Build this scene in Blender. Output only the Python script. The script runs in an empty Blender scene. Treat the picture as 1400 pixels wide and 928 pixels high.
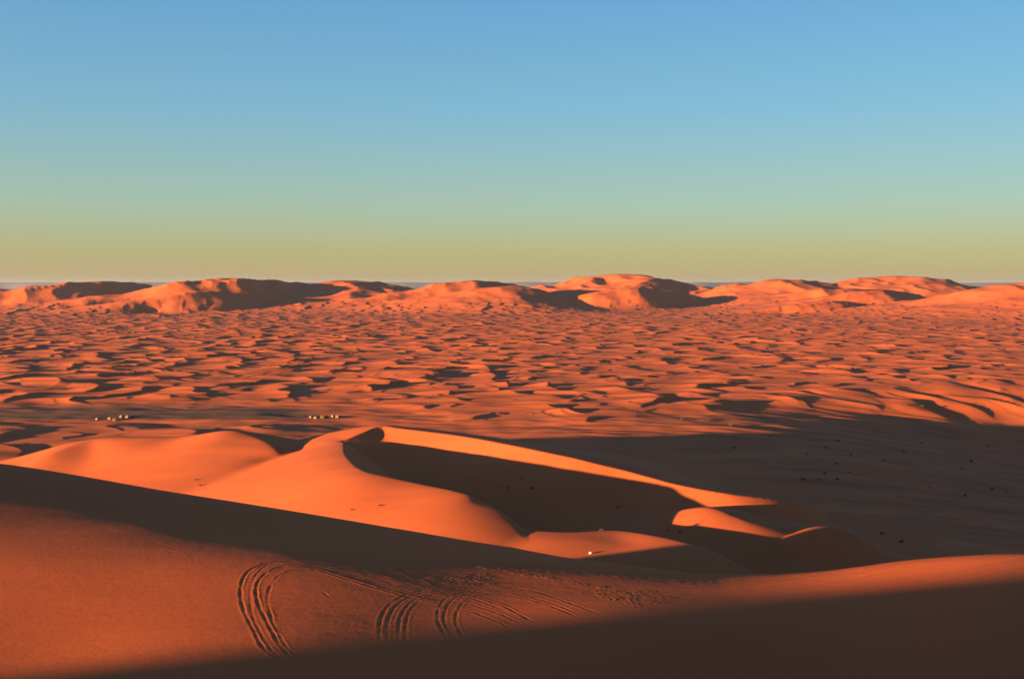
import bpy, math
import numpy as np

# ------------------------------------------------------------------ camera
F, HX, HY, CH = 1500.0, 700.0, 390.0, 100.0      # focal length in px of the 1400 px wide photo, horizon point, eye height
sc = bpy.context.scene
cam = bpy.data.cameras.new("Camera"); camo = bpy.data.objects.new("Camera", cam)
sc.collection.objects.link(camo); sc.camera = camo
camo.location = (0, 0, CH); camo.rotation_euler = (math.radians(90), 0, 0)
cam.sensor_width = 36.0; cam.lens = 36.0 * F / 1400.0
cam.shift_y = -(464.0 - HY) / 1400.0
cam.clip_start = 0.5; cam.clip_end = 200000.0
sc.render.resolution_x = 1024; sc.render.resolution_y = 678

# ------------------------------------------------------------------ light
SUN_A = math.radians(32.0)     # how far behind the left-hand side the sun stands
SUN_E = math.radians(4.1)
TRAV = np.array([math.cos(SUN_A), math.sin(SUN_A)])          # direction in which shadows fall
TS = math.tan(SUN_E)
wo = bpy.data.worlds.new("World"); sc.world = wo; wo.use_nodes = True
nt = wo.node_tree; nt.nodes.clear()
sky = nt.nodes.new("ShaderNodeTexSky"); sky.sky_type = 'NISHITA'; sky.sun_disc = False
sky.sun_elevation = SUN_E
sky.sun_rotation = math.atan2(-TRAV[0], -TRAV[1])
sky.altitude = 700.0; sky.air_density = 1.0; sky.dust_density = 1.2; sky.ozone_density = 3.0
bg = nt.nodes.new("ShaderNodeBackground"); bg.inputs[1].default_value = 0.050
wout = nt.nodes.new("ShaderNodeOutputWorld")
# evening sky: the Nishita sky evened out all round by a gradient over height (yellow at the horizon, blue above)
tc = nt.nodes.new("ShaderNodeTexCoord"); sp = nt.nodes.new("ShaderNodeSeparateXYZ"); rp = nt.nodes.new("ShaderNodeValToRGB")
nt.links.new(tc.outputs["Generated"], sp.inputs[0]); nt.links.new(sp.outputs["Z"], rp.inputs["Fac"])
STOPS = [(0.0, (0.57,0.41,0.20)), (0.030, (0.535,0.47,0.185)), (0.07, (0.43,0.55,0.38)), (0.155, (0.231,0.508,0.638)), (0.25, (0.150,0.402,0.680)),
         (0.5, (0.085,0.235,0.45)), (1.0, (0.045,0.13,0.29))]
el = rp.color_ramp.elements
while len(el) < len(STOPS): el.new(0.5)
for e_, (p_, c_) in zip(el, STOPS): e_.position = p_; e_.color = tuple(v/0.305 for v in c_)+(1.0,)
mu = nt.nodes.new("ShaderNodeMix"); mu.data_type = 'RGBA'; mu.inputs["Factor"].default_value = 0.65
nt.links.new(sky.outputs[0], mu.inputs["A"]); nt.links.new(rp.outputs["Color"], mu.inputs["B"])
nt.links.new(mu.outputs["Result"], bg.inputs[0]); nt.links.new(bg.outputs[0], wout.inputs[0])

sl = bpy.data.lights.new("Sun", 'SUN'); sl.energy = 5.0; sl.angle = math.radians(0.53)
sl.color = (1.0, 0.53, 0.20)
so = bpy.data.objects.new("Sun", sl); sc.collection.objects.link(so)
from mathutils import Vector
so.rotation_euler = Vector((TRAV[0]*math.cos(SUN_E), TRAV[1]*math.cos(SUN_E), -math.sin(SUN_E))).to_track_quat('-Z', 'Y').to_euler()
so.location = (-300, -200, 160)

sc.view_settings.view_transform = 'Standard'; sc.view_settings.look = 'None'
sc.view_settings.gamma = 1.0; sc.view_settings.exposure = 2.62
sc.render.engine = 'CYCLES'

# ------------------------------------------------------------------ numpy helpers
def hashg(ix, iy, seed):
    h = (ix.astype(np.int64)*374761393 + iy.astype(np.int64)*668265263 + seed*2147483647) & 0xffffffff
    h = ((h ^ (h >> 13)) * 1274126177) & 0xffffffff
    h = (h ^ (h >> 16)) & 0xffff
    a = h * (2*math.pi/65536.0)
    return a
def noise(x, y, seed=0):                       # gradient noise, about -1..1
    x0 = np.floor(x); y0 = np.floor(y); fx = x-x0; fy = y-y0
    u = fx*fx*fx*(fx*(fx*6-15)+10); v = fy*fy*fy*(fy*(fy*6-15)+10)
    def g(ax, ay):
        a = hashg(x0+ax, y0+ay, seed); return np.cos(a)*(fx-ax)+np.sin(a)*(fy-ay)
    n0 = g(0,0)*(1-u)+g(1,0)*u; n1 = g(0,1)*(1-u)+g(1,1)*u
    return 1.5*(n0*(1-v)+n1*v)
def sstep(a, b, t):
    t = np.clip((t-a)/(b-a), 0, 1); return t*t*(3-2*t)
def smax(a, b, k):
    h = np.clip(0.5+0.5*(a-b)/k, 0, 1); return b*(1-h)+a*h+k*h*(1-h)
def P(px, py, z, *k):                              # photo pixel + height above the plain -> ground position (x, y, z)
    d = (CH-z)*F/(py-HY); return (d*(px-HX)/F, d, z)+(k if k else (1.0,))
def PD(px, py, d):                             # photo pixel + depth
    return (d*(px-HX)/F, d, CH-d*(py-HY)/F)
def resample(pts, step):
    p = np.array(pts, float); m = len(p)       # Catmull-Rom through the crest points
    e = np.vstack([2*p[0]-p[1], p, 2*p[-1]-p[-2]]); out = []
    for i in range(m-1):
        a, b, c, d = e[i], e[i+1], e[i+2], e[i+3]
        n = max(2, int(np.linalg.norm((c-b)[:2])/step))
        for t in np.arange(n)/n:
            out.append(0.5*((2*b)+(-a+c)*t+(2*a-5*b+4*c-d)*t*t+(-a+3*b-3*c+d)*t**3))
    out.append(p[-1]); return np.array(out)
def prof(h, dist, slope, kind):
    h = np.maximum(h, 0.05); t = dist*slope/h
    if kind == 'slip': return h*np.where(t < 0.85, 1-t, 0.15*np.exp(-(t-0.85)/0.15))
    if kind == 'wind': return h*np.exp(-np.power(t/1.15, 1.45))      # rounded shoulder, long foot
    return h*(0.55*np.exp(-np.power(t, 1.05))+0.45*np.exp(-np.power(t/1.3, 1.8)))
def ridge(x, y, pts, L, R, step=1.6, reach=4.0):
    """height of a dune given by its crest line; L / R = (slope, kind) left and right of the walking direction.
    The distance to the crest is a line integral over the crest points, so the flanks stay smooth where the crest bends."""
    p = resample([tuple(q)+(1.0,)*(4-len(q)) for q in pts], step*0.6); out = np.zeros_like(x)
    tg = np.gradient(p[:, :2], axis=0); ln = np.linalg.norm(tg, axis=1); tg = tg/ln[:, None]; ln[0] *= 0.5; ln[-1] *= 0.5
    hm = p[:, 2].max(); rr = reach*hm/min(L[0], R[0])
    sel = np.nonzero((x > p[:,0].min()-rr) & (x < p[:,0].max()+rr) & (y > p[:,1].min()-rr) & (y < p[:,1].max()+rr))
    if sel[0].size == 0: return out
    xs = x[sel].astype(np.float32); ys = y[sel].astype(np.float32); sw = np.zeros_like(xs); bz = np.zeros_like(xs); bs = np.zeros_like(xs); bk = np.zeros_like(xs)
    e2 = np.float32(step*step); sc_ = np.float32(hm*2)
    for (ax, ay, az, ak), (tx, ty), l in zip(p.astype(np.float32), tg.astype(np.float32), ln.astype(np.float32)):
        ex = xs-ax; ey = ys-ay; q = sc_*sc_/(ex*ex+ey*ey+e2); w = q*q*np.sqrt(q)*l
        sw += w; bz += w*az; bk += w*ak; bs += w*(tx*ey-ty*ex)
    bz /= sw; bs /= sw; bk /= sw
    ds = (sw*0.75/sc_)**-0.25*sc_                       # (integral of r^-5)^(-1/4)
    d = np.sqrt(np.maximum(ds*ds-e2, 0))
    s = np.clip(bs/(ds+1e-6), -1, 1)
    wl = sstep(-0.35, 0.35, s)
    vl = prof(bz, d*bk, L[0], L[1]); vr = prof(bz, d*bk, R[0], R[1])
    out[sel] = vl*wl+vr*(1-wl)
    return out

# ------------------------------------------------------------------ the foreground dune (where the photographer stands)
CREST = np.array([PD(-150,612,125), PD(0,625,118), PD(200,657,112), PD(400,689,105), PD(560,715,100), PD(700,738,95),
                  PD(850,762,83), PD(950,773,75), PD(1050,771,72.5), PD(1150,765,71), PD(1250,750,68.5), PD(1400,740,65.5), PD(1560,745,63)])
CTRL = [PD(0,925,48.7), PD(0,800,63), PD(0,700,84), PD(0,655,99),
        PD(200,900,50.2), PD(200,800,63), PD(200,720,79.5), PD(200,690,92),
        PD(400,880,52), PD(400,800,63), PD(400,755,71.5), PD(400,735,79),
        PD(560,860,55), PD(560,800,64), PD(560,770,70), PD(560,750,78),
        PD(700,928,46), PD(700,840,58), PD(700,790,67), PD(700,770,71.5),
        PD(850,928,46), PD(850,850,55), PD(850,800,65), PD(850,785,68.5),
        PD(1000,928,46), PD(1000,860,53), PD(1000,815,61),
        PD(1150,928,45), PD(1150,860,52), PD(1150,810,60),
        PD(1300,928,43), PD(1300,860,49), PD(1300,800,57.5), PD(1400,870,46.5), PD(1400,800,54),
        (-60,60,82.6), (-90,90,83.0), (-120,130,82.5), (-100,40,82.5), (-160,80,83.5), (-190,150,83.0), (-250,170,81.0), (-60,14,84.0), (-100,6,83.0), (-160,10,83.0), (-35,12,88.0),
        (-20,25,88.0), (0,22,88.5), (20,22,89.0), (45,30,87.0), (60,60,84.0), (70,80,82.0), (0,2,98.3), (-12,4,98.0), (15,3,98.4)]
_C = np.vstack([np.array([c[:3] for c in CTRL]), CREST])
def tps_fit(c, lam=0.02):
    n = len(c); s = 50.0; q = c[:, :2]/s
    r2 = ((q[:, None]-q[None])**2).sum(-1); K = 0.5*r2*np.log(r2+1e-12)+lam*np.eye(n)*0.01
    Pm = np.hstack([np.ones((n,1)), q]); A = np.block([[K, Pm], [Pm.T, np.zeros((3,3))]])
    return np.linalg.solve(A, np.concatenate([c[:, 2], np.zeros(3)])), q, s
_W, _Q, _S = tps_fit(_C)
def tps(x, y):
    X = x/_S; Y = y/_S; z = _W[-3]+_W[-2]*X+_W[-1]*Y
    for i in range(len(_Q)):
        r2 = (X-_Q[i,0])**2+(Y-_Q[i,1])**2; z = z+_W[i]*0.5*r2*np.log(r2+1e-12)
    return z
_cx = np.concatenate([[-400, -260, -150], CREST[:,0], [80, 200]]); _cy = np.concatenate([[170, 168, 146], CREST[:,1], [78, 82]])
def foreground(x, y):
    yc = np.interp(x, _cx, _cy)
    xe = np.clip(x, -255, 60); ye = np.clip(y, 2, 220)
    yy = np.minimum(ye, yc+4)
    z = tps(xe, yy)
    b = y-yc; z = z-0.5*(np.sqrt(b*b+9.0)+b)*0.52                     # lee side falls away beyond the crest
    z = z-np.maximum(0, -(x+134))*1.0-np.maximum(0, x-60)*0.10        # flanks far outside the frame
    # the photographer's own ridge, behind and to the left of the camera
    q = ridge(x, y, [(-330,-190,14), (-200,-108,19), (-92,-41,21.5), (-50,-20,19.5,2.0), (-22,-5,18,2.6), (0,0,18.3,2.6), (30,4,18.6,2.6), (80,-20,16,2), (150,-60,8,2)],
              (0.25,'slip'), (0.35,'wind'), step=5.0)
    m = 80.0+q-90.0*sstep(8.0, 0.0, q)
    z = np.where(y < 2, np.minimum(z, 98.5), z)
    z = np.where(y < 30, smax(z*0+np.where(y < 2, 80.0, z), m, 1.5), smax(z, m, 1.5))
    z = z-np.maximum(0, -y-120)*0.25
    return z

# ---- marks on the foreground sand: tyre tracks, footprints, wind relief
def on_foreground(pts):
    """photo pixels -> points on the foreground dune"""
    p = np.array(pts, float); u = (p[:,0]-HX)/F; v = (p[:,1]-HY)/F
    d = np.linspace(40, 135, 500)[None, :]*np.ones((len(p), 1))
    z = foreground(u[:,None]*d, d); below = CH-v[:,None]*d <= z
    i = np.argmax(below, axis=1); r = d[np.arange(len(p)), i]
    ok = below.any(axis=1); return np.stack([u*r, r], -1)[ok]
def shift(pts, dx, dy): return [(a+dx, b+dy) for a, b in pts]
LOOP = [[(390,905),(362,888),(346,860),(333,833),(329,806),(336,786),(352,774),(378,768),(419,767),(460,773),(506,784),(551,797),(590,805),(640,812)],
        [(398,910),(369,887),(349,852),(342,820),(345,796),(356,780),(376,771),(410,772),(449,776),(494,786),(540,799),(586,814)],
        [(415,912),(388,888),(371,862),(355,830),(350,805),(359,788),(378,777),(401,775),(437,781),(483,795),(529,808),(574,819),(610,826)],
        [(424,912),(393,886),(376,858),(368,833),(366,815),(373,796),(389,784),(412,779),(445,783),(490,797),(535,810),(580,822)]]
ARC = [(519,880),(519,860),(521,845),(528,832),(540,821),(560,812),(590,806)]
ARC2 = [(612,872),(601,855),(598,842),(602,828),(612,817),(632,810),(660,808)]
FAN = [[(584,797),(620,799),(657,804),(700,810),(740,820),(779,834),(800,842)], [(600,800),(657,809),(700,815),(735,823),(770,835),(795,846)],
       [(610,812),(640,815),(681,826),(705,837),(735,852)], [(605,822),(640,826),(669,834),(695,844),(722,856)], [(612,832),(650,838),(685,852),(700,860)],
       [(640,800),(690,802),(735,809),(775,822),(818,839)], [(655,802),(718,806),(766,820),(800,832),(825,840)], [(560,806),(600,812),(650,820),(690,835)]]
DIAG = [[(440,730),(470,745),(506,762),(535,778),(566,796)], [(470,738),(500,751),(540,773),(570,790),(600,808)], [(405,722),(440,736),(480,752),(510,768),(540,785)]]
FAINT = [[(300,796),(370,796),(430,797),(480,799)], [(290,824),(360,827),(420,831),(530,838)], [(360,845),(440,849),(520,860),(560,868)], [(300,863),(380,861),(440,863),(510,870)],
         [(60,788),(150,783),(240,781),(330,780)], [(130,822),(220,818),(300,816),(330,816)], [(60,846),(150,840),(250,838),(345,838)],
         [(40,700),(90,712),(160,728),(240,750),(320,768)], [(20,712),(100,726),(190,745),(280,766)], [(405,805),(420,815),(432,825)], [(438,806),(452,818),(460,824)], [(455,812),(470,820)], [(470,812),(492,824)], [(508,808),(516,820)],
         [(900,805),(980,800),(1060,795)], [(880,800),(960,797),(1050,790),(1150,784)], [(940,786),(1040,784),(1130,778),(1230,768)]]
TRACKS = [(l, 0.062, dp) for l, dp in zip(LOOP, (0.026, 0.014, 0.026, 0.016))]
TRACKS += [(shift(ARC, dx, 0), 0.06, dp) for dx, dp in ((0,0.016),(11,0.009),(26,0.014),(36,0.009))]
TRACKS += [(shift(ARC2, dx, dy), 0.06, dp) for dx, dy, dp in ((0,0,0.017),(9,2,0.009),(25,4,0.014))]
TRACKS += [(l, 0.06, 0.012+0.013*((i*7) % 5)/4) for i, l in enumerate(FAN)]+[(l, 0.06, 0.020) for l in DIAG]+[(l, 0.055, 0.007) for l in FAINT]
TRAILS = [[(556,757),(610,766),(660,776),(710,784),(770,794),(830,806),(866,816)], [(690,777),(770,781),(850,787),(930,792)], [(0,655),(35,662),(60,668),(130,684)],
          [(1060,790),(1130,784),(1230,774),(1300,768),(1398,762)], [(930,797),(1000,792),(1090,786),(1180,780)]]
def add_marks(X, Y, Z):
    xs0 = X[0]; ys0 = Y[:,0]
    def window(x0, x1, y0, y1):
        return slice(np.searchsorted(ys0, y0), np.searchsorted(ys0, y1)), slice(np.searchsorted(xs0, x0), np.searchsorted(xs0, x1))
    D = np.zeros_like(Z)
    for k, (line, wd, dep) in enumerate(TRACKS):
        p = on_foreground(resample([(a, b) for a, b in line], 4.0))
        w = window(p[:,0].min()-1, p[:,0].max()+1, p[:,1].min()-1, p[:,1].max()+1)
        x = X[w]; y = Y[w]
        if x.size == 0: continue
        best = np.full(x.shape, 1e9); along = np.zeros_like(x); s0 = 0
        for a, b in zip(p[:-1], p[1:]):
            e = b-a; l2 = (e*e).sum()+1e-9; t = np.clip(((x-a[0])*e[0]+(y-a[1])*e[1])/l2, 0, 1)
            d2 = (x-a[0]-t*e[0])**2+(y-a[1]-t*e[1])**2; c = d2 < best
            best = np.where(c, d2, best); along = np.where(c, s0+t*math.sqrt(l2), along); s0 += math.sqrt(l2)
        d = np.sqrt(best)+0.05*noise(x*0.9, y*0.9, 53+k); d = np.abs(d); fade = sstep(0, 1.5, along)*sstep(0, 1.5, s0-along)*(0.7+0.6*noise(along*0.35, along*0+k*3.7, 51)+0.25*noise(along*1.7, along*0+k*1.3, 52))
        g = -dep*np.exp(-(d/wd)**4)+0.55*dep*np.exp(-((d-2.0*wd)/(0.8*wd))**2)
        D[w] = np.where(np.abs(g*fade) > np.abs(D[w]), g*fade, D[w]+0.35*g*fade)
    rng = np.random.RandomState(5)
    def pit(cx, cy, r, dep):
        w = window(cx-1, cx+1, cy-1, cy+1); q = (X[w]-cx)**2+((Y[w]-cy)*0.8)**2
        if q.size: D[w] += -dep*np.exp(-(q/r**2))+0.6*dep*np.exp(-((np.sqrt(q)-1.7*r)/(0.6*r))**2)
    for t in TRAILS:
        p = on_foreground(resample(t, 6.0)); seg = np.linalg.norm(np.diff(p, axis=0), axis=1); L = np.concatenate([[0], np.cumsum(seg)])
        for q in np.arange(0, L[-1], 0.75):
            j = rng.randn(2)*0.13; pit(np.interp(q, L, p[:,0])+j[0], np.interp(q, L, p[:,1])+j[1], 0.10, 0.015+0.012*rng.rand())
    for _ in range(110):                       # trampled patches
        c = ((870,820), (850,812), (640,790), (1120,790))[rng.randint(4)]
        q = on_foreground([(c[0]+rng.randn()*26, c[1]+abs(rng.randn())*7-4)])
        if len(q) == 0: continue
        q = q[0]; pit(q[0], q[1], 0.10, 0.014)
    m = sstep(30, 45, Y)*sstep(150, 110, Y)
    # soft wind relief and long low streaks that follow the slope
    R = 0.05*noise(X/14, Y/9, 61)+0.007*noise(X/4.5, Y/2.8, 62)+0.0025*noise(X/0.9, Y/0.7, 63)
    a = math.radians(14); U = X*math.cos(a)+Y*math.sin(a); V = -X*math.sin(a)+Y*math.cos(a)
    st = sstep(6, 22, X)
    R = R+(0.003+0.009*st)*noise(U/7.0, V/0.55, 64)+(0.012*st)*noise(U/12.0, V/1.5, 65)
    return Z+m*(R+D)

# ------------------------------------------------------------------ the crescent dune in the valley
NEAR = [P(470,607,28), P(471,622,28.5), P(481,636,29), P(500,648,29), P(560,662,27.5), P(620,675,26.5), P(645,682,25.5,1.2), P(661,691,23.5,1.5)]
SPUR = [P(675,708,19), P(695,719,18.2), P(720,728,17.5), P(780,731,17), P(840,729,16.5), P(900,737,16), P(958,750,14.5,1.3)]
FAR = [P(470,605,28), P(496,594,30), P(520,585,31.5), P(545,588,31), P(620,597,30), P(700,612,28), P(780,628,26), P(850,645,23), P(920,664,20.5), P(1000,679,18,1.2), P(1070,686,15,1.4), P(1110,692,11,1.6)]
DOME = [P(20,643,17), P(70,623,22), P(130,603,25.5), P(200,601,26.5), P(250,600,27), P(310,592,30.5), P(345,600,29), P(375,618,26), P(392,642,20)]
BAR1 = [P(882,708,11), P(930,701,15), P(970,698,17), P(1000,709,15.8), P(1030,718,14.5), P(1080,721,12.5,1.3)]
BAR2 = [P(1000,738,8), P(1030,733,11), P(1078,726,9), P(1110,725,4)]
TIP = [P(1075,701,3), P(1100,701,6.5), P(1128,708,3)]
def crescent(x, y):
    z = ridge(x, y, NEAR, (0.55,'slip'), (0.34,'wind'))
    z = smax(z, ridge(x, y, FAR, (0.30,'wind'), (0.40,'slip')), 0.6)
    z = smax(z, ridge(x, y, DOME, (0.34,'wind'), (0.27,'wind')), 1.5)
    z = smax(z, ridge(x, y, SPUR, (0.42,'slip'), (0.24,'wind')), 0.8)
    z = smax(z, ridge(x, y, BAR1, (0.25,'wind'), (0.34,'wind')), 0.4)
    z = smax(z, ridge(x, y, BAR2, (0.3,'wind'), (0.3,'wind')), 0.4)
    z = smax(z, ridge(x, y, TIP, (0.3,'wind'), (0.35,'wind')), 0.4)
    a, b = P(1130,732,14)[:2]; z = smax(z, 16*np.exp(-(((x-a)/26)**2+((y-b)/18)**2)), 0.8)
    return z

# ------------------------------------------------------------------ great dunes on the skyline
def G(*pts): return [P(px, py, z) if len(q) == 0 else None for (px, py, z, *q) in pts]
def GD(d0, *pts): return [PD(px, py, d0+dd) for (px, py, dd) in pts]
GREAT = [
    (GD(4500, (20,397,-200), (70,391,-100), (110,387,0), (150,384,150), (185,389,350), (220,395,500)), (0.22,'sharp'), (0.45,'slip')),
    (GD(4000, (200,402,-150), (245,388,-80), (285,381,0), (328,380,60), (380,385,250), (430,390,450), (490,400,600)), (0.20,'sharp'), (0.50,'slip')),
    (GD(3800, (230,408,-100), (275,397,0), (320,401,80), (350,408,150)), (0.20,'sharp'), (0.50,'slip')),
    (GD(4400, (400,397,-100), (445,385,0), (480,383,100), (520,388,200), (560,397,300)), (0.24,'sharp'), (0.26,'sharp')),
    (GD(4200, (560,402,-150), (600,391,-50), (640,383,0), (670,385,120), (710,393,350)), (0.22,'sharp'), (0.45,'slip')),
    (GD(4000, (610,406,-150), (665,394,-60), (715,390,0), (745,400,-20), (785,419,-60)), (0.20,'sharp'), (0.30,'sharp')),
    (GD(5000, (740,394,-100), (790,383,0), (850,374,0), (905,382,0), (950,391,0), (1000,398,0)), (0.22,'sharp'), (0.24,'sharp')),
    (GD(4100, (800,405,-100), (862,393,0), (905,397,150), (960,404,350)), (0.20,'sharp'), (0.50,'slip')),
    (GD(4700, (940,404,0), (1000,391,0), (1060,381,0), (1105,387,100), (1150,394,200)), (0.22,'sharp'), (0.26,'sharp')),
    (GD(4900, (1090,392,0), (1130,386,0), (1180,380,0), (1235,377,0), (1280,384,0), (1330,392,0), (1380,400,0)), (0.22,'sharp'), (0.24,'sharp')),
    (GD(4300, (1110,400,-100), (1160,394,0), (1200,399,200), (1240,406,300)), (0.20,'sharp'), (0.50,'slip')),
    (GD(3900, (1160,405,-100), (1205,396,0), (1235,400,150), (1290,411,350)), (0.20,'sharp'), (0.50,'slip')),
    (GD(3600, (1080,420,-100), (1140,411,0), (1180,415,120), (1220,421,200)), (0.16,'sharp'), (0.50,'slip')),
    (GD(3500, (1230,418,0), (1320,400,0), (1400,389,0), (1500,383,0), (1650,392,0)), (0.16,'sharp'), (0.20,'sharp')),
    (GD(4600, (-200,392,0), (-120,386,0), (-40,392,0), (20,399,0)), (0.2,'sharp'), (0.4,'slip')),
]

# ------------------------------------------------------------------ the dune sea and the plain
WIND = np.array([0.98, 0.18])
def saw(t, rise=0.70, slip=0.13):
    t = t-np.floor(t)
    up = t/rise; dn = 1-(t-rise)/slip
    return np.where(t < rise, up*up*(3-2*up)*0.55+up*0.45, np.clip(dn, 0, 1))
def sea(x, y):
    lam = 64.0
    wx = x+20*noise(x/72, y/46, 3)+7*noise(x/30, y/21, 4); wy = y+20*noise(x/72, y/60, 5)
    ph = (wx*WIND[0]+wy*WIND[1])/lam+0.8*noise(x/210, y/85, 7)
    amp = np.clip(0.45+0.95*noise(x/76, y/26, 8)+0.35*noise(x/240, y/150, 9), 0.05, 1.5)
    z = 3.0*amp*saw(ph, 0.72, 0.10)
    ph2 = (wx*0.90+wy*0.44)/31.0+0.6*noise(x/45, y/28, 17)
    z = z+0.9*np.clip(0.2+1.0*noise(x/48, y/28, 18), 0, 1.3)*saw(ph2, 0.68, 0.12)
    big = np.clip(noise(x/190, y/120, 13)-0.18, 0, 1)                  # a few larger dunes among the small ones
    z = z+5.5*big*saw((x+30*noise(x/120, y/80, 14)+y*0.2)/170.0, 0.74, 0.08)
    z = z+2.2*noise(x/420, y/300, 11)+0.5*noise(x/45, y/30, 12)
    return z
def plain(x, y):
    z = 1.1*noise(x/70, y/22, 21)+0.55*noise(x/22, y/9, 22)+1.5*noise(x/180, y/90, 23)
    return z
def shade_basin(x, y):                               # added dip, shaped so the right valley floor shades itself; land rises beyond
    px = HX+F*x/np.maximum(y, 1.0)
    yb = np.interp(px, [700, 930, 1050, 1200, 1400, 1800], [700, 740, 790, 840, 915, 960])
    return -28.0*sstep(115, 420, x)*sstep(300, 440, y)*sstep(170, -60, y-yb-18*noise(x/55, y/55, 35))
def flat_mask(x, y):                           # the open valley floor between the crescent dune and the dune sea
    px = HX+F*x/y
    py = np.interp(px, [-300, 0, 480, 620, 760, 870, 930, 1050, 1400, 1800], [575, 575, 572, 597, 605, 603, 592, 574, 567, 566])
    far = (CH+8.0)*F/(py-HY)
    m = sstep(-20, 35, y-far-25*noise(x/60, y/60, 31))
    near = sstep(760, 725, y+20*noise(x/50, y/50, 33))*sstep(540, 600, y)*sstep(470, 380, px)     # dunes again this side of the gravel, on the left
    return np.maximum(m, 0.8*near)
def land(x, y):
    m = flat_mask(x, y)
    z = shade_basin(x, y)+plain(x, y)*(1-m)+(sea(x, y)+2)*m
    gi = np.zeros(x.shape, int); gv = np.zeros_like(x)
    rough = 1+0.34*(0.35-np.abs(noise(x/300, y/300, 41)))+0.16*(0.35-np.abs(noise(x/120, y/120, 42)))
    for k, (pts, L, R) in enumerate(GREAT):
        v = ridge(x, y, pts, L, R, 45.0, reach=4.5)
        v = np.where(v > 6, 6+(v-6)*(1+(rough-1)*sstep(0, 40, v)*sstep(1.0, 0.8, v/np.array(pts)[:,2].max())), v)
        gi = np.where(v > gv, k, gi); gv = smax(gv, v, 6.0)
    z = z*(1-0.92*sstep(22, 65, gv))+gv
    c = np.zeros_like(x); s = y < 900
    c[s] = crescent(x[s], y[s])
    return z*(1-0.8*sstep(0.5, 6, c))+c, c, gv, gi, m

# ------------------------------------------------------------------ materials
def sand_material(name, c0=(0.38,0.096,0.034,1), c1=(0.46,0.118,0.043,1), near=False):
    m = bpy.data.materials.new(name); m.use_nodes = True; t = m.node_tree; N = t.nodes; b = N["Principled BSDF"]
    b.inputs["Roughness"].default_value = 0.95
    b.inputs["Specular IOR Level"].default_value = 0.1
    geo = N.new("ShaderNodeNewGeometry")
    n1 = N.new("ShaderNodeTexNoise"); n1.inputs["Scale"].default_value = 0.02; n1.inputs["Detail"].default_value = 6
    t.links.new(geo.outputs["Position"], n1.inputs["Vector"])
    ramp = N.new("ShaderNodeValToRGB"); ramp.color_ramp.elements[0].position = 0.3; ramp.color_ramp.elements[1].position = 0.7
    ramp.color_ramp.elements[0].color = c0; ramp.color_ramp.elements[1].color = c1
    t.links.new(n1.outputs["Fac"], ramp.inputs["Fac"])
    at = N.new("ShaderNodeAttribute"); at.attribute_name = "gravel_and_shade"
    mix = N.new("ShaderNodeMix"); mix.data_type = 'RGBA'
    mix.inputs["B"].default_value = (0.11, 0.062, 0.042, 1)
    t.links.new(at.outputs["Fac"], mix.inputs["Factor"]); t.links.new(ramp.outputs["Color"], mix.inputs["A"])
    t.links.new(mix.outputs["Result"], b.inputs["Base Color"])
    if near:
        n2 = N.new("ShaderNodeTexNoise"); n2.inputs["Scale"].default_value = 3.5; n2.inputs["Detail"].default_value = 5
        t.links.new(geo.outputs["Position"], n2.inputs["Vector"])
        bp = N.new("ShaderNodeBump"); bp.inputs["Strength"].default_value = 0.12; bp.inputs["Distance"].default_value = 0.06
        t.links.new(n2.outputs["Fac"], bp.inputs["Height"]); t.links.new(bp.outputs["Normal"], b.inputs["Normal"])
    return m
SAND = sand_material("sand"); SAND_NEAR = sand_material("sand_near", (0.37,0.084,0.025,1), (0.45,0.105,0.033,1), near=True)

# ------------------------------------------------------------------ mesh from grids
def grid_normals(X, Y, Z):
    V = np.stack([X, Y, Z], -1)
    du = np.gradient(V, axis=1); dv = np.gradient(V, axis=0); n = np.cross(du, dv)
    return n/np.linalg.norm(n, axis=-1, keepdims=True)
def grid_object(name, X, Y, Z, Nn, fmask, mat, gravel_and_shade=None):
    ny, nx = X.shape; idx = np.arange(ny*nx).reshape(ny, nx)
    q = np.stack([idx[:-1,:-1], idx[:-1,1:], idx[1:,1:], idx[1:,:-1]], -1)[fmask]
    used, inv = np.unique(q, return_inverse=True); q = inv.reshape(-1, 4)
    V = np.stack([X, Y, Z], -1).reshape(-1, 3)[used].astype(np.float32)
    me = bpy.data.meshes.new(name)
    me.vertices.add(len(V)); me.vertices.foreach_set("co", V.ravel())
    me.loops.add(q.size); me.loops.foreach_set("vertex_index", q.ravel().astype(np.int32))
    me.polygons.add(len(q)); me.polygons.foreach_set("loop_start", np.arange(0, q.size, 4, dtype=np.int32))
    me.polygons.foreach_set("use_smooth", np.ones(len(q), bool))
    me.update(calc_edges=True)
    me.normals_split_custom_set_from_vertices(Nn.reshape(-1, 3)[used].astype(np.float32))
    a = me.attributes.new("gravel_and_shade", 'FLOAT', 'POINT')
    g = np.zeros(len(V), np.float32) if gravel_and_shade is None else gravel_and_shade.ravel()[used].astype(np.float32)
    a.data.foreach_set("value", g)
    me.materials.append(mat)
    o = bpy.data.objects.new(name, me); sc.collection.objects.link(o); o["kind"] = "structure"
    return o
def spaced(knots):                             # knots: (position, spacing)
    out = [knots[0][0]]
    p = [k[0] for k in knots]; s = [k[1] for k in knots]
    while out[-1] < p[-1]: out.append(out[-1]+float(np.interp(out[-1], p, s)))
    out[-1] = p[-1]; return np.array(out)

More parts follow.
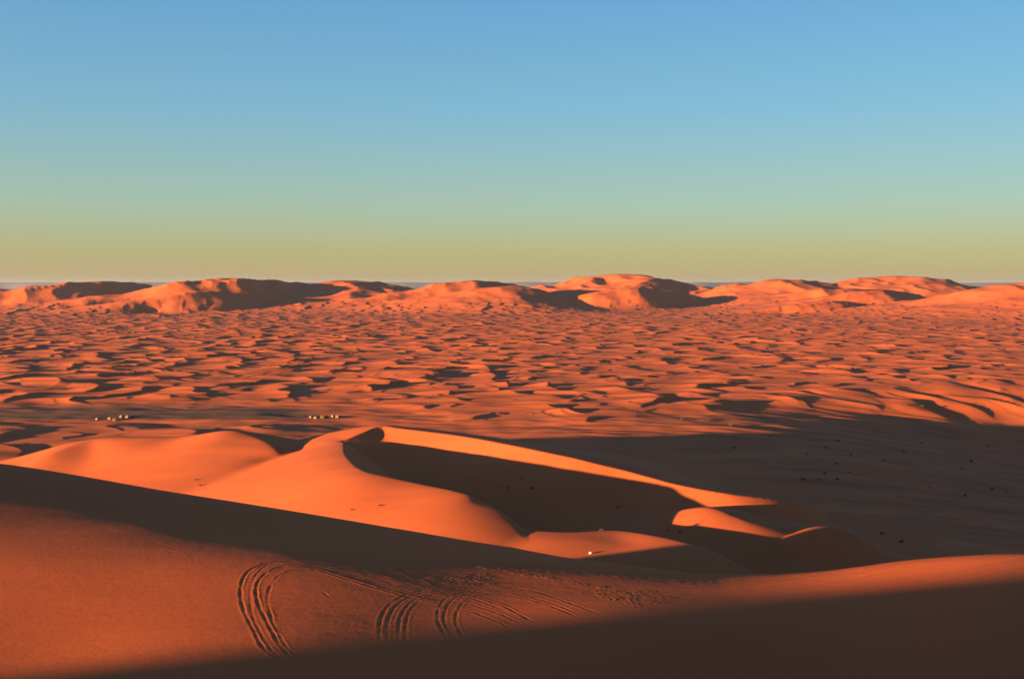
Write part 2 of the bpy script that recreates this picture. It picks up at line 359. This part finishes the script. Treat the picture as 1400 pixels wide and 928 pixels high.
# foreground
YN = 300.0
xs = spaced([(-420,14), (-120,3), (-75,0.6), (-30,0.22), (-21,0.085), (6,0.085), (14,0.17), (40,0.2), (70,1.5), (300,14)])
ys = spaced([(-320,14), (-40,3), (20,0.8), (44,0.2), (50,0.085), (72,0.085), (82,0.2), (95,0.3), (130,0.7), (180,3), (YN,6)])
X, Y = np.meshgrid(xs, ys)
Zf = foreground(X, Y); lz = plain(X, Y)
Z = add_marks(X, Y, smax(Zf, lz, 2.0))
grid_object("foreground_dune", X, Y, Z, grid_normals(X, Y, Z), np.ones((len(ys)-1, len(xs)-1), bool), SAND_NEAR)

# valley, crescent dune, dune sea, great dunes: one frustum-shaped grid, cut into objects
us = np.concatenate([np.linspace(-0.80, -0.49, 90, endpoint=False), np.linspace(-0.49, 0.49, 960, endpoint=False), np.linspace(0.49, 0.66, 50)])
q = np.concatenate([np.linspace(CH/YN, CH/640, 300, endpoint=False), np.linspace(CH/640, CH/1600, 300, endpoint=False), np.linspace(CH/1600, CH/4300, 240, endpoint=False)])
vs = np.concatenate([CH/q, np.geomspace(4300, 7000, 110)])
U, Y = np.meshgrid(us, vs); X = U*Y
Z, C, GV, GI, M = land(X, Y)
Nn = grid_normals(X, Y, Z)
def fm(a): return a[:-1,:-1]
is_c = fm(C) > 0.6
is_g = (fm(GV) > 14) & ~is_c
is_v = (fm(M) < 0.5) & ~is_c & ~is_g
px = HX+F*U
grav_shade = np.clip(sstep(520, 380, px)*sstep(760, 785, Y)*sstep(880, 830, Y), 0, 1)
ripple_shade = np.clip(0.25+0.9*noise(X/75, Y/17, 81)+0.5*noise(X/26, Y/7, 82), 0, 1)*(1-M)*sstep(3.0, 0.5, C)      # ripple shading on the valley floor, painted in as darker streaks
grav_shade = np.maximum(grav_shade, 0.45*ripple_shade)
grid_object("crescent_dune", X, Y, Z, Nn, is_c, SAND, grav_shade)
grid_object("valley_floor", X, Y, Z, Nn, is_v, SAND, grav_shade)
grid_object("dune_sea", X, Y, Z, Nn, ~(is_c | is_g | is_v), SAND, grav_shade)
for k in range(len(GREAT)):
    f = is_g & (fm(GI) == k)
    if f.sum() > 50: grid_object("great_dune", X, Y, Z, Nn, f, SAND)

# far plain and the plateau on the horizon
us2 = np.linspace(-0.80, 0.66, 220); vs2 = np.concatenate([np.geomspace(7000, 28000, 60), np.geomspace(28500, 41000, 40)])
U2, Y2 = np.meshgrid(us2, vs2); X2 = U2*Y2
edge = 31000+1600*noise(U2*7, U2*0+1.5, 71)+500*noise(U2*31, U2*0+2.5, 72)
pl = sstep(0, 900, Y2-edge)*(190+26*noise(U2*9, U2*0+4.5, 73)+9*noise(U2*45, U2*0, 74))
Z2 = 6*noise(X2/1500, Y2/1500, 75)*sstep(7000, 7600, Y2)+pl
N2 = grid_normals(X2, Y2, Z2); isp = fm(pl) > 2
grid_object("far_plain", X2, Y2, Z2, N2, ~isp, SAND, sstep(8000, 16000, Y2)*0.8)
ROCK = bpy.data.materials.new("plateau_rock"); ROCK.use_nodes = True
_b = ROCK.node_tree.nodes["Principled BSDF"]; _b.inputs["Roughness"].default_value = 0.95
_n = ROCK.node_tree.nodes.new("ShaderNodeTexNoise"); _n.inputs["Scale"].default_value = 0.0009
_r = ROCK.node_tree.nodes.new("ShaderNodeValToRGB"); _r.color_ramp.elements[0].color = (0.035,0.034,0.038,1); _r.color_ramp.elements[1].color = (0.06,0.056,0.058,1)
_g = ROCK.node_tree.nodes.new("ShaderNodeNewGeometry")
ROCK.node_tree.links.new(_g.outputs["Position"], _n.inputs["Vector"]); ROCK.node_tree.links.new(_n.outputs["Fac"], _r.inputs["Fac"]); ROCK.node_tree.links.new(_r.outputs["Color"], _b.inputs["Base Color"])
grid_object("distant_plateau", X2, Y2, Z2, N2, isp, ROCK)

# ------------------------------------------------------------------ haze over the desert
def box_object(name, lo, hi, mat):
    v = [(x, y, z) for x in (lo[0], hi[0]) for y in (lo[1], hi[1]) for z in (lo[2], hi[2])]
    f = [(0,1,3,2), (4,6,7,5), (0,4,5,1), (2,3,7,6), (0,2,6,4), (1,5,7,3)]
    me = bpy.data.meshes.new(name); me.from_pydata(v, [], f); me.update(); me.materials.append(mat)
    o = bpy.data.objects.new(name, me); sc.collection.objects.link(o); return o
HZ = bpy.data.materials.new("haze"); HZ.use_nodes = True; _t = HZ.node_tree; _t.nodes.clear()
_v = _t.nodes.new("ShaderNodeVolumePrincipled"); _v.inputs["Color"].default_value = (0.40, 0.56, 0.95, 1); _v.inputs["Density"].default_value = 1.2e-5; _v.inputs["Anisotropy"].default_value = 0.2
_o = _t.nodes.new("ShaderNodeOutputMaterial"); _t.links.new(_v.outputs[0], _o.inputs["Volume"])
hz = box_object("haze", (-95000, -3000, -140), (95000, 42000, 240), HZ); hz["kind"] = "stuff"

# ------------------------------------------------------------------ things standing in the desert
def on_land(pts):
    p = np.array(pts, float); u = (p[:,0]-HX)/F; v = (p[:,1]-HY)/F
    d = np.geomspace(320, 1400, 1500)[None, :]*np.ones((len(p), 1)); x = u[:,None]*d
    z = land(x, d)[0]; i = np.argmax(CH-v[:,None]*d <= z, axis=1); k = np.arange(len(p))
    return [(x[a, b], d[a, b], z[a, b]) for a, b in zip(k, i)]
def mesh_object(name, verts, faces, mat, parent=None, smooth=False):
    me = bpy.data.meshes.new(name); me.from_pydata([tuple(map(float, v)) for v in verts], [], faces); me.update(); me.materials.append(mat)
    if smooth: me.polygons.foreach_set("use_smooth", np.ones(len(me.polygons), bool))
    o = bpy.data.objects.new(name, me); sc.collection.objects.link(o); o.parent = parent; return o
def noise_material(name, c0, c1, scale, rough=0.9):
    m = bpy.data.materials.new(name); m.use_nodes = True; t = m.node_tree; b = t.nodes["Principled BSDF"]; b.inputs["Roughness"].default_value = rough
    n = t.nodes.new("ShaderNodeTexNoise"); n.inputs["Scale"].default_value = scale; r = t.nodes.new("ShaderNodeValToRGB")
    r.color_ramp.elements[0].position = 0.35; r.color_ramp.elements[1].position = 0.65
    r.color_ramp.elements[0].color = c0+(1,); r.color_ramp.elements[1].color = c1+(1,)
    g = t.nodes.new("ShaderNodeTexCoord"); t.links.new(g.outputs["Object"], n.inputs["Vector"])
    t.links.new(n.outputs["Fac"], r.inputs["Fac"]); t.links.new(r.outputs["Color"], b.inputs["Base Color"]); return m
LEAF = noise_material("shrub_leaf", (0.045,0.038,0.022), (0.085,0.070,0.040), 1.5); TWIG = noise_material("shrub_twig", (0.05,0.035,0.022), (0.09,0.065,0.04), 3.0)
CANVAS = noise_material("tent_canvas", (0.13,0.09,0.06), (0.19,0.14,0.10), 0.8); CLOTH_DARK = noise_material("tent_door_cloth", (0.10,0.07,0.05), (0.16,0.11,0.08), 1.2)
STONE = noise_material("pale_stone", (0.62,0.60,0.57), (0.80,0.78,0.75), 1.5)
def tag(o, label, cat, group=None):
    o["label"] = label; o["category"] = cat
    if group: o["group"] = group
def shrub_meshes(seed):
    r = np.random.RandomState(seed); tv, tf, lv, lf = [], [], [], []
    for _ in range(11):                        # stems
        a = r.rand()*6.283; l = 0.5+0.6*r.rand(); lean = 0.25+0.75*r.rand()
        top = np.array([math.cos(a)*l*lean, math.sin(a)*l*lean, l*(1.05-0.45*lean)]); n = len(tv)
        for k in range(3):
            b = a+k*2.094; tv.append((0.03*math.cos(b), 0.03*math.sin(b), -0.05))
        tv.append(tuple(top)); tf += [(n, n+1, n+3), (n+1, n+2, n+3), (n+2, n, n+3)]
        for _ in range(16):                    # leaf tufts round the upper stem
            c = top*(0.35+0.75*r.rand())+r.randn(3)*0.16; c[2] = max(c[2], 0.05); e = r.randn(3); e /= np.linalg.norm(e); g = np.cross(e, r.randn(3)); g /= np.linalg.norm(g)
            n = len(lv); q = 0.10+0.10*r.rand(); lv += [tuple(c-e*q), tuple(c+g*q*0.5), tuple(c+e*q), tuple(c-g*q*0.5)]; lf.append((n, n+1, n+2, n+3))
    return tv, tf, lv, lf
SHRUBS = []
for k in range(4):
    tv, tf, lv, lf = shrub_meshes(20+k)
    me1 = mesh_object("stems", tv, tf, TWIG); me2 = mesh_object("foliage", lv, lf, LEAF)
    SHRUBS.append((me1.data, me2.data)); bpy.data.objects.remove(me1); bpy.data.objects.remove(me2)
def shrub(p, size, k, label, group):
    e = bpy.data.objects.new("desert_shrub", None); sc.collection.objects.link(e); e.location = p; e.scale = (size, size, size*0.72); e.rotation_euler = (0, 0, k*1.7)
    tag(e, label, "shrub", group)
    for nm, me in zip(("stems", "foliage"), SHRUBS[k % 4]):
        o = bpy.data.objects.new(nm, me); sc.collection.objects.link(o); o.parent = e
SETS = [("low dark shrub scattered on the wide shaded valley floor", "shrubs on the shaded valley floor", 1.5,
         [(1112,602),(1130,612),(1146,603),(1104,621),(1163,622),(1145,635),(1161,646),(1128,648),(1098,656),(1119,656),(1145,656),(1222,596),(1208,630),(1235,618),(1272,667),(1320,678),(1356,669),(1374,672),(1315,641),(1328,631),(1205,729),(1231,741),(1308,621),(1052,597),(1003,613),(1188,604),(1260,606),(1350,610)]),
        ("dark shrub inside the shaded hollow between the crescent dune's two arms", "shrubs in the crescent's hollow", 1.2, [(712,655),(694,668),(727,668),(845,694),(822,726),(912,726),(929,727)]),
        ("small dark bush on sunlit dunes just beyond the edge of the valley shadow", "bushes beyond the shadow edge", 1.9, [(932,574),(961,576),(972,575),(998,582),(985,569),(1240,555),(1262,556),(719,565),(728,566),(752,566)]),
        ("small dark bush on the sunlit dunes behind the pale tents", "bushes behind the camps", 1.9, [(268,550),(258,559),(292,556)]),
        ("tiny dark bush on the bright sunlit flank of the crescent dune", "bushes on the crescent's lit flank", 0.9, [(268,656),(274,664),(481,697),(519,692)])]
i_ = 0
for label, group, size, pts in SETS:
    for p in on_land(pts):
        shrub(p, size*(0.55+0.5*((i_*37) % 11)/10), i_, label, group); i_ += 1
def tent(p, w, h, rz, label, group):
    e = bpy.data.objects.new("camp_tent", None); sc.collection.objects.link(e); e.location = p; e.rotation_euler = (0, 0, rz); tag(e, label, "tent", group)
    a = w/2; wl = h*0.58
    v = [(-a,-a,-0.3),(a,-a,-0.3),(a,a,-0.3),(-a,a,-0.3),(-a*0.96,-a*0.96,wl),(a*0.96,-a*0.96,wl),(a*0.96,a*0.96,wl),(-a*0.96,a*0.96,wl)]
    mesh_object("walls", v, [(0,1,5,4),(1,2,6,5),(2,3,7,6),(3,0,4,7)], CANVAS, e)
    b = a*1.06; m = a*0.45; z1 = wl+(h-wl)*0.42
    v = [(-b,-b,wl-0.02),(b,-b,wl-0.02),(b,b,wl-0.02),(-b,b,wl-0.02),(-m,-m,z1),(m,-m,z1),(m,m,z1),(-m,m,z1),(0,0,h)]
    mesh_object("roof", v, [(0,1,5,4),(1,2,6,5),(2,3,7,6),(3,0,4,7),(4,5,8),(5,6,8),(6,7,8),(7,4,8),(3,2,1,0)], CANVAS, e)
    d = a*0.36; y = -a-0.03
    mesh_object("door_curtain", [(-d,y,-0.25),(d,y,-0.25),(d*0.9,y+0.02,wl*0.86),(-d*0.9,y+0.02,wl*0.86),(-d,y+0.05,-0.25),(d,y+0.05,-0.25)], [(0,1,2,3),(1,0,4,5)], CLOTH_DARK, e)
CAMPS = [("small pale canvas tent below the pointed brown dune at the dark plain's edge", "tents of the camp below the pointed dune", [(133,574),(150,573),(156,575),(163,574.5),(166,570.5),(174,571.5),(181,570.5)]),
         ("small pale canvas tent at the dark plain's edge behind the crescent dune's peak", "tents of the camp behind the crescent peak", [(425,571),(431,572),(440,571.5),(447,571),(455,570),(461,571),(465,570)]) ]
for label, group, pts in CAMPS:
    for k, p in enumerate(on_land(pts)): tent(p, 1.9+0.5*((k*5) % 4)/3, 1.7+0.3*(k % 3), -0.5+0.35*(k % 4), label, group)
# a single pale boulder in the hollow below the spur
rng = np.random.RandomState(3); sv, sf = [], []
for i in range(7):
    for j in range(10):
        th = math.pi*i/6; ph = 2*math.pi*j/10; r = 0.42*(1+0.22*rng.randn()*math.sin(th))
        sv.append((1.35*r*math.sin(th)*math.cos(ph), r*math.sin(th)*math.sin(ph), 0.75*r*math.cos(th)+0.25))
for i in range(6):
    for j in range(10): sf.append((i*10+j, (i+1)*10+j, (i+1)*10+(j+1) % 10, i*10+(j+1) % 10))
bo = mesh_object("boulder", sv, sf, STONE); bo.location = on_land([(807,757)])[0]; tag(bo, "single small white boulder at the foot of the crescent dune's low spur", "boulder")
print("tris", sum(len(o.data.polygons)*2 for o in sc.objects if o.type == 'MESH'))
